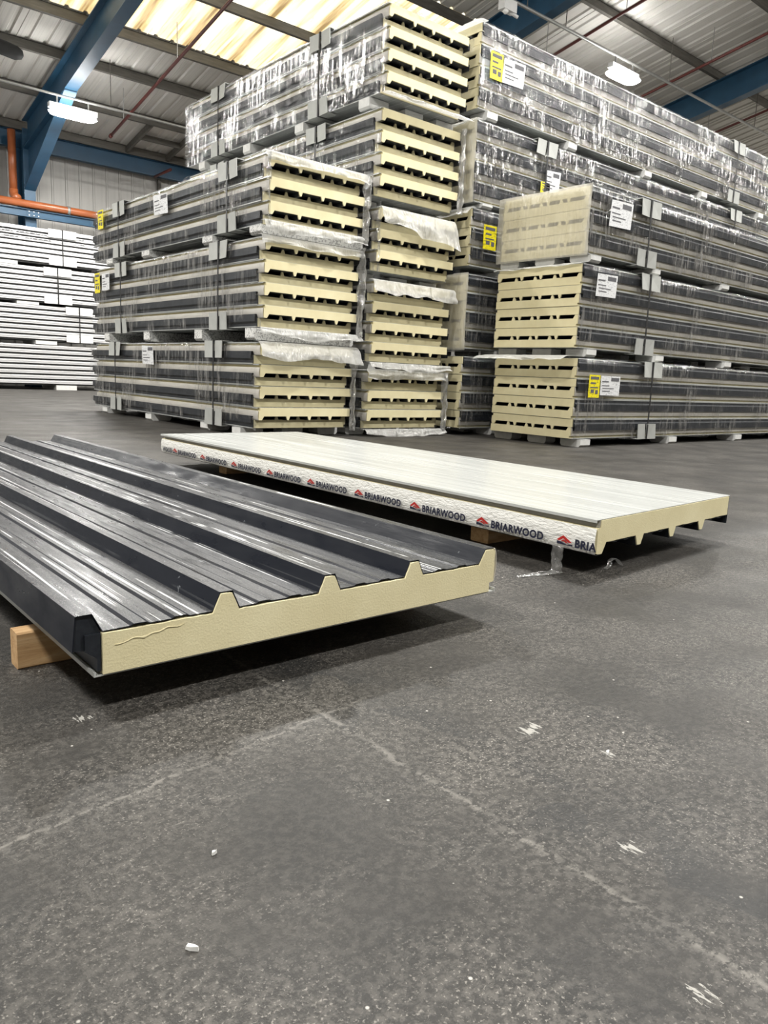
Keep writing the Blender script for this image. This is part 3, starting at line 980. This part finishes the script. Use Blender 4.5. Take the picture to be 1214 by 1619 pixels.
# rear right stack
DX, DY, DL = 6.11, 5.99, 7.4
D1 = pack('R', DX, DY, 0.08, 4, DL, 'bottom panel pack of the rear stack, half hidden behind the right stack', 0.08, 1, straps=(1.6, 5.2), feet=(0.6, 2.2, 4.0, 6.0), seed=12, proud=0.0)
D2 = pack('R', DX, DY, 0.945, 4, DL, 'second pack up in the rear stack, its end veiled in film', 0.085, 1, straps=(1.6, 5.2), feet=(0.6, 2.2, 4.0, 6.0), seed=13, proud=0.0)
D3 = pack('R', DX + 0.01, DY, 1.81, 3, DL, 'third pack up in the rear stack, lone yellow label on its side', 0.085, 1, straps=(1.6, 5.2), feet=(0.6, 2.2, 4.0, 6.0),
          labels=[('yellow', 0.25, 2.12, 0.20, 0.25, 0.0)], seed=14, proud=0.0)
D4 = pack('R', DX, DY, 2.462, 4, DL, 'fourth pack up in the rear stack, peeling label under its grey board', 0.067, 1, straps=(1.12, 5.58), feet=(0.22, 1.6, 3.2, 4.7, 6.4),
          labels=[('white', 1.24, 2.86, 0.26, 0.24, 0.015), ('yellow', 1.12, 2.78, 0.16, 0.12, 0.0)], seed=15, proud=0.0, pair_h=0.2, film='film_heavy')
D5 = pack('R', DX, DY, 3.372, 4, DL, 'topmost pack of the rear stack, yellow label near its end', 0.1, 1, straps=(5.45,), feet=(0.21, 1.59, 3.2, 4.66, 6.43),
          labels=[('yellow', 0.20, 3.80, 0.19, 0.26, 0.0), ('white', 0.47, 3.80, 0.34, 0.24, 0.012)], seed=16, proud=0.0, pair_h=0.202, film='film_heavy')


def flp(pk, pairs, ph, foot, *a, mat='film_flap', **k):
    return part('film_flap', flap(*a, **k), mat, pk, True, loc=(0, -PROUD[pk.name], FOOT[pk.name]))


flp(L1, 4, .195, .083, -0.03, 1.09, 0.79, 0.11, 0.15, 1.0, tilt=0.25)
flp(L2, 4, .195, .13, -0.05, 1.08, 0.79, 0.035, 0.075, 2.0)
flp(L2, 4, .195, .13, -0.05, 1.09, -0.002, 0.03, 0.045, 2.5, sag=0.05)
flp(L3, 3, .195, .095, -0.05, 1.08, 0.595, 0.035, 0.08, 3.0)
flp(L3, 3, .195, .095, -0.05, 1.09, 0.03, 0.03, 0.085, 3.5)
flp(C1, 3, .195, .077, -0.03, 1.08, 0.595, 0.035, 0.085, 4.0)
flp(C1, 3, .195, .077, -0.03, 1.09, -0.005, 0.05, 0.05, 4.6, sag=0.02)
flp(C2, 4, .195, .085, -0.03, 1.09, 0.79, 0.06, 0.13, 5.0, tilt=0.3)
flp(C2, 4, .195, .085, -0.03, 1.09, -0.005, 0.04, 0.04, 5.6, sag=0.04)
flp(C3, 3, .195, .095, 0.02, 1.02, 0.595, 0.08, 0.22, 6.0, tilt=0.6)
flp(C5, 4, .19, .12, -0.02, 1.09, 0.0, 0.09, 0.04, 8.0)
flp(R1, 4, .195, .081, -0.1, 1.02, 0.805, 0.24, 0.05, 9.0, rag=0.06)
flp(R2, 4, .195, .093, -0.03, 1.06, 0.79, 0.03, 0.02, 10.0)
flp(D3, 3, .195, .085, 0.0, 1.08, 0.595, 0.05, 0.07, 14.0)
flp(D5, 4, .202, .1, 0.2, 1.10, 0.818, 0.10, 0.03, 16.0)
flp(D4, 4, .2, .067, 0.1, 1.10, 0.805, 0.06, 0.03, 15.0)
for pk, hh, ft, sd, wd in ((L2, 0.79, .13, 2, 0.09), (L3, 0.595, .095, 3, 0.09), (L1, 0.7, .083, 1, 0.06), (C4, 0.79, .105, 7, 0.07), (C1, 0.58, .077, 4, 0.06)):
    part('film_fold', crumple(1.06, hh, sd * 1.9, wd), 'film_bunched', pk, True, loc=(0, -PROUD[pk.name] * 0.9, FOOT[pk.name]))
for pk, hh, ft, sd in ((L3, 0.6, .095, 31), (C3, 0.6, .095, 33)):
    part('film_fold', crumple(-0.02, hh, sd * 1.3, 0.05), 'film_heavy', pk, True, loc=(0, -PROUD[pk.name], FOOT[pk.name]))


def end_film(pk, h, foot, seed):
    m = MB()
    def fn(a, b):
        u = UL + (UR - UL) * a
        z = -0.02 + (h + 0.03) * b
        ed = min(a, 1 - a, b, 1 - b)
        return (u, -0.035 + 0.02 * max(0, 1 - ed * 18) + 0.008 * nz(u * 5, z * 5, seed) + 0.006 * nz(u * 15, z * 6, seed), z)
    m.grid(fn, 40, 26)
    part('end_film', m, 'film_milky', pk, True, loc=(0, 0, FOOT[pk.name]))


end_film(R3, 0.609, .088, 1)
end_film(D4, 0.8, .067, 2)
end_film(D2, 0.78, .085, 3)


# ------------------------------------------------------------------ white panel packs by the far wall
wall_panel = MB()
WL, WT = 6.4, 0.1
wall_panel.prism([(0.0, 0.005), (0.008, 0.0), (1.0, 0.0), (1.0, 0.070), (0.008, 0.070), (0.0, 0.064), (0.0, 0.036), (0.012, 0.033), (0.012, 0.027), (0.0, 0.024)], 0, WL)
wp = wall_panel.mesh('wall_panel', 'white_panel')
gap = MB().box(0.05, 0.98, 0.01, WL - 0.01, -0.032, -0.001)  # dark filler standing in for the shade between stacked panels
wgap = gap.mesh('gap_shade_fill', 'gap_shade')


def white_pack(z0, n, pitch, foot, label, xs, strap_x, feet, off=0.0):
    # local: v along +X (length), depth along +Y
    e = thing('white_panel_pack', label, 'panel pack', (1.4 + off, 17.8, z0 - foot))
    for i in range(n):
        p = part('wall_panel', wp, None, e, loc=(0, 0.004 * ((i * 7) % 3), foot + i * pitch + 0.033), rot=(0, 0, 0))
        # turn the extrusion so that its length runs along +X and the grooved edge faces -Y
        p.rotation_euler = (0, 0, -PI / 2)
        p.scale = (-1, 1, 1)
        q = part('gap_shade_fill', wgap, None, p)
    h = n * pitch
    for sx in strap_x:
        v = sx - 1.4 - off
        m = MB()
        m.box(v - 0.012, v + 0.012, -0.032, -0.029, -0.004, h + 0.02)
        m.box(v - 0.012, v + 0.012, -0.029, 1.03, h + 0.018, h + 0.02)
        part('strap', m, 'strap', e, loc=(0, 0, foot))
        for zc in (0.0, h - 0.15):
            m = MB()
            m.box(v - 0.29, v - 0.016, -0.026, -0.018, zc, zc + 0.165)
            m.box(v + 0.016, v + 0.29, -0.026, -0.018, zc, zc + 0.165)
            if zc > 0:
                m.box(v - 0.29, v + 0.29, -0.026, 0.2, h + 0.012, h + 0.017)
            part('edge_board', m, 'white_card', e, loc=(0, 0, foot))
    for fx in feet:
        v = fx - 1.4 - off
        part('foam_foot', MB().box(v - 0.22, v + 0.22, 0.0, 0.98, 0, foot + 0.0), 'foot', e)
    return e


white_pack(0.10, 8, 0.108, 0.10, 'lowest white panel pack by the far wall, standing on the floor', None, (), (2.2, 4.0, 5.75))
white_pack(1.05, 7, 0.106, 0.075, 'second white panel pack from the floor by the far wall', None, (6.06,), (2.2, 3.6, 5.35))
white_pack(1.85, 7, 0.105, 0.055, 'third white panel pack from the floor by the far wall', None, (5.62,), (2.2, 4.0, 5.0), 0.05)
tp = white_pack(2.66, 7, 0.103, 0.07, 'topmost white panel pack by the far wall, printed on its edges', None, (5.74,), (2.2, 4.6, 6.8), -0.05)

# print on the edges of the top white pack: rows of short dark marks
rnd = random.Random(5)
for r in (5, 4):
    m = MB()
    x = 2.6
    while x < 6.1:
        wv = rnd.uniform(0.03, 0.10)
        if rnd.random() < 0.72 and not 3.94 + 0.2 < x < 4.68:
            m.box(x, x + wv, -0.0015, 0.0, 0.072, 0.072 + rnd.uniform(0.012, 0.020))
        x += wv + 0.02
    part('edge_print', m, 'ink', tp, loc=(0, 0.0, 0.07 + r * 0.103 + 0.0))

# ------------------------------------------------------------------ foreground panels
TD = 0.075
dp = thing('dark_roof_panel', 'dark ribbed insulated roof panel lying ribs up in the foreground', 'roof panel', (0.456, 1.262, 0.079))
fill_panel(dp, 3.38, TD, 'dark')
# torn foam crumbs and the crimped grey tape at the lap rib
m = MB()
def fn(a, b):
    u = 0.02 + 0.13 * a
    zc = 0.050 + 0.016 * a + 0.006 * nz(a * 6, 2, 0)
    wv = 0.0035 * (0.4 + abs(nz(a * 11, 5, 0))) * math.sin(PI * min(1, max(0, a)))
    return (u, -0.0003 - 0.002 * math.sin(PI * b) * (0.5 + 0.8 * abs(nz(a * 14, b, 1))), zc + wv * (2 * b - 1))
m.grid(fn, 40, 5)
part('torn_foam_ridge', m, 'foam', dp, True)
part('lap_end_closure', MB().prism([(-0.049, TD - 0.027), (-0.002, TD - 0.033), (-0.001, TD), (-0.018, TD + RH - 0.001), (-0.043, TD + RH - 0.001)], 0.008, 0.012), 'steel', dp)

WT_ = 0.075
wpn = thing('white_roof_panel', 'white faced insulated roof panel lying ribs down with printed edge tape', 'roof panel', (2.055, 1.365, 0.079))
ZF = WT_ + RH + 0.0
parts = fill_panel(wpn, 3.22, WT_, 'white', rot=(0, PI, 0), loc=(1.0, 0, ZF))
tape = parts[-1]
part('recess_shade_strip', MB().box(0.984, 0.9885, 0.004, 3.215, 0.001, 0.0255), 'recess_shade', wpn, loc=(1.0, 0, ZF), rot=(0, PI, 0))  # grey strip paints the shaded foam recess under the liner lip


def text_mesh(body, size):
    cu = bpy.data.curves.new('lettering', 'FONT')
    cu.body = body
    cu.size = size
    cu.offset = size * 0.042
    cu.space_character = 1.08
    cu.resolution_u = 3
    o = bpy.data.objects.new('tmp', cu)
    COL.objects.link(o)
    dg = bpy.context.evaluated_depsgraph_get()
    me = bpy.data.meshes.new_from_object(o.evaluated_get(dg))
    bpy.data.objects.remove(o)
    bpy.data.curves.remove(cu)
    return me


TS = 0.0365
word = text_mesh('BRIARWOOD', TS)
half = text_mesh('BRIA', TS)
tail = text_mesh('WOOD', TS)
for me in (word, half, tail):
    me.materials.clear()
    me.materials.append(MAT['logo_navy'])
# local x of text -> -Y, local y -> +Z, faces -X; the tape is a child rotated by pi about Y
red = MB()
th = 0.004
red.add([(-0.006, 0.012, 0), (0.020, 0.030, 0), (0.056, 0.010, 0), (0.042, 0.0085, 0), (0.020, 0.0195, 0), (0.004, 0.0095, 0)], [(0, 5, 4, 1), (1, 4, 3, 2)])
red.add([(0.012, 0.0095, 0), (0.0205, 0.0165, 0), (0.040, 0.0068, 0), (0.033, 0.0055, 0), (0.0205, 0.0115, 0), (0.016, 0.0085, 0)], [(0, 5, 4, 1), (1, 4, 3, 2)])
red_me = red.mesh('logo_roof', 'logo_red')
nav = MB()
nav.add([(-0.004, -0.001, 0), (0.058, -0.001, 0), (0.058, 0.005, 0), (0.036, -0.0 + 0.0012, 0), (0.012, 0.0075, 0), (-0.004, 0.0095, 0)], [(0, 1, 2, 3), (0, 3, 4, 5)])
nav_me = nav.mesh('logo_base', 'logo_navy')
# in tape space (u,v,z) = (1 - x, v, ZF - z): text x axis -> -v, text y axis -> -z, facing +u
RT = Matrix(((0, 0, 1), (-1, 0, 0), (0, -1, 0))).to_euler()
ux = 1.0135
zt = ZF - (0.014)
for i in range(9):
    yl = 1.505 + 0.3615 * i - 1.365
    b = link('logo_roof', red_me, tape, (ux, yl, zt), RT)
    b = link('logo_base', nav_me, tape, (ux, yl, zt), RT)
    if i == 0:
        link('lettering', half, tape, (ux, yl - 0.066, zt + 0.001), RT)
    else:
        link('lettering', word, tape, (ux, yl - 0.066, zt + 0.001), RT)
link('lettering', tail, tape, (ux, 1.505 + 0.3615 * 9 - 1.365 - 0.215, zt + 0.001), RT)

# timber bearers
def bearer(name_label, x0, x1, y0, y1, h):
    m = MB()
    r = 0.003
    e = thing('timber_bearer', name_label, 'timber', ((x0 + x1) / 2, (y0 + y1) / 2, 0))
    L, W_ = (x1 - x0) / 2, (y1 - y0) / 2
    prof = [(-W_ + r, 0), (W_ - r, 0), (W_, r), (W_, h - r), (W_ - r, h), (-W_ + r, h), (-W_, h - r), (-W_, r)]
    n = 22
    vs = []
    for i in range(n + 1):
        x = -L + 2 * L * i / n
        for (y, z) in prof:
            vs.append((x, y + 0.0012 * nz(x * 6, z * 20, y0), z))
    k = len(prof)
    fs = [(i * k + j, i * k + (j + 1) % k, (i + 1) * k + (j + 1) % k, (i + 1) * k + j) for i in range(n) for j in range(k)]
    fs += [tuple(range(k - 1, -1, -1)), tuple(n * k + j for j in range(k))]
    m.add([(a, b, c) for (a, b, c) in vs], fs)
    part('beam', m, 'timber', e)
    return e


bearer('pale timber bearer jutting out left of the dark panel', 0.395, 1.47, 1.565, 1.612, 0.0755)
bearer('timber bearer under the far end of the dark panel', 0.44, 1.47, 4.10, 4.15, 0.0755)
bearer('timber bearer under the near end of the white panel', 2.145, 3.05, 1.90, 1.99, 0.0785)
bearer('timber bearer under the far end of the white panel', 2.20, 3.05, 4.02, 4.11, 0.0785)

# loose film strip dangling below the white panel's near corner
m = MB()
def fn(a, b):
    z = 0.085 - 0.083 * min(1, b * 1.6)
    s = max(0, b - 0.625) / 0.375
    return (2.035 - 0.02 * b - 0.16 * s + 0.012 * nz(b * 5, a * 2, 1), 1.50 - 0.02 * b + 0.045 * (1 - 0.6 * s) * (a - 0.5) + 0.03 * s + 0.01 * nz(b * 7, a * 3, 7), max(0.002, z + 0.006 * abs(nz(b * 9, a * 4, 3))))
m.grid(fn, 4, 40)
tag(part('film_strip', m, 'clearstrip', None, True), 'clear film strip dangling to the floor below the white panel corner', 'plastic strip')
m = MB()
def fn2(a, b):
    return (2.20 + 0.10 * b + 0.004 * nz(b * 5, a, 0), 1.42 + 0.018 * (a - 0.5) + 0.03 * nz(b * 4, 2, 2), 0.003 + 0.03 * math.sin(PI * b) ** 2 + 0.004 * abs(nz(b * 8, a, 1)))
m.grid(fn2, 3, 24)
tag(part('film_scrap', m, 'clearstrip', None, True), 'curled film scrap on the floor in the shade of the white panel', 'plastic scrap')


# small bright chips on the floor
def chip(x, y, l, wv, a, label):
    m = MB()
    q = [(-l, -wv * 0.6), (-l * 0.2, -wv), (l, -wv * 0.5), (l * 0.9, wv * 0.7), (0.1 * l, wv), (-l * 0.8, wv * 0.5)]
    n = len(q)
    m.add([(p[0], p[1], 0.0006) for p in q] + [(p[0] * 0.9, p[1] * 0.85, 0.0042 + 0.001 * (i % 3)) for i, p in enumerate(q)],
          [tuple(range(n - 1, -1, -1)), tuple(range(n, 2 * n))] + [(i, (i + 1) % n, n + (i + 1) % n, n + i) for i in range(n)])
    tag(part('foam_chip', m, 'foot', None, loc=(x, y, 0), rot=(0, 0, a)), label, 'debris')


chip(0.328, 0.666, 0.0075, 0.003, -0.9, 'small white chip lying on the floor at lower left')
chip(1.078, 0.658, 0.006, 0.003, 0.4, 'tiny white chip on the floor at middle right')
chip(0.424, 0.80, 0.004, 0.002, 0.2, 'tiny pale crumb on the floor left of the slab joint')

scene.cycles.transparent_max_bounces = 8
scene.cycles.max_bounces = 4
scene.cycles.diffuse_bounces = 3
scene.cycles.glossy_bounces = 2
scene.cycles.sample_clamp_indirect = 4.0
scene.cycles.caustics_reflective = False
scene.cycles.caustics_refractive = False
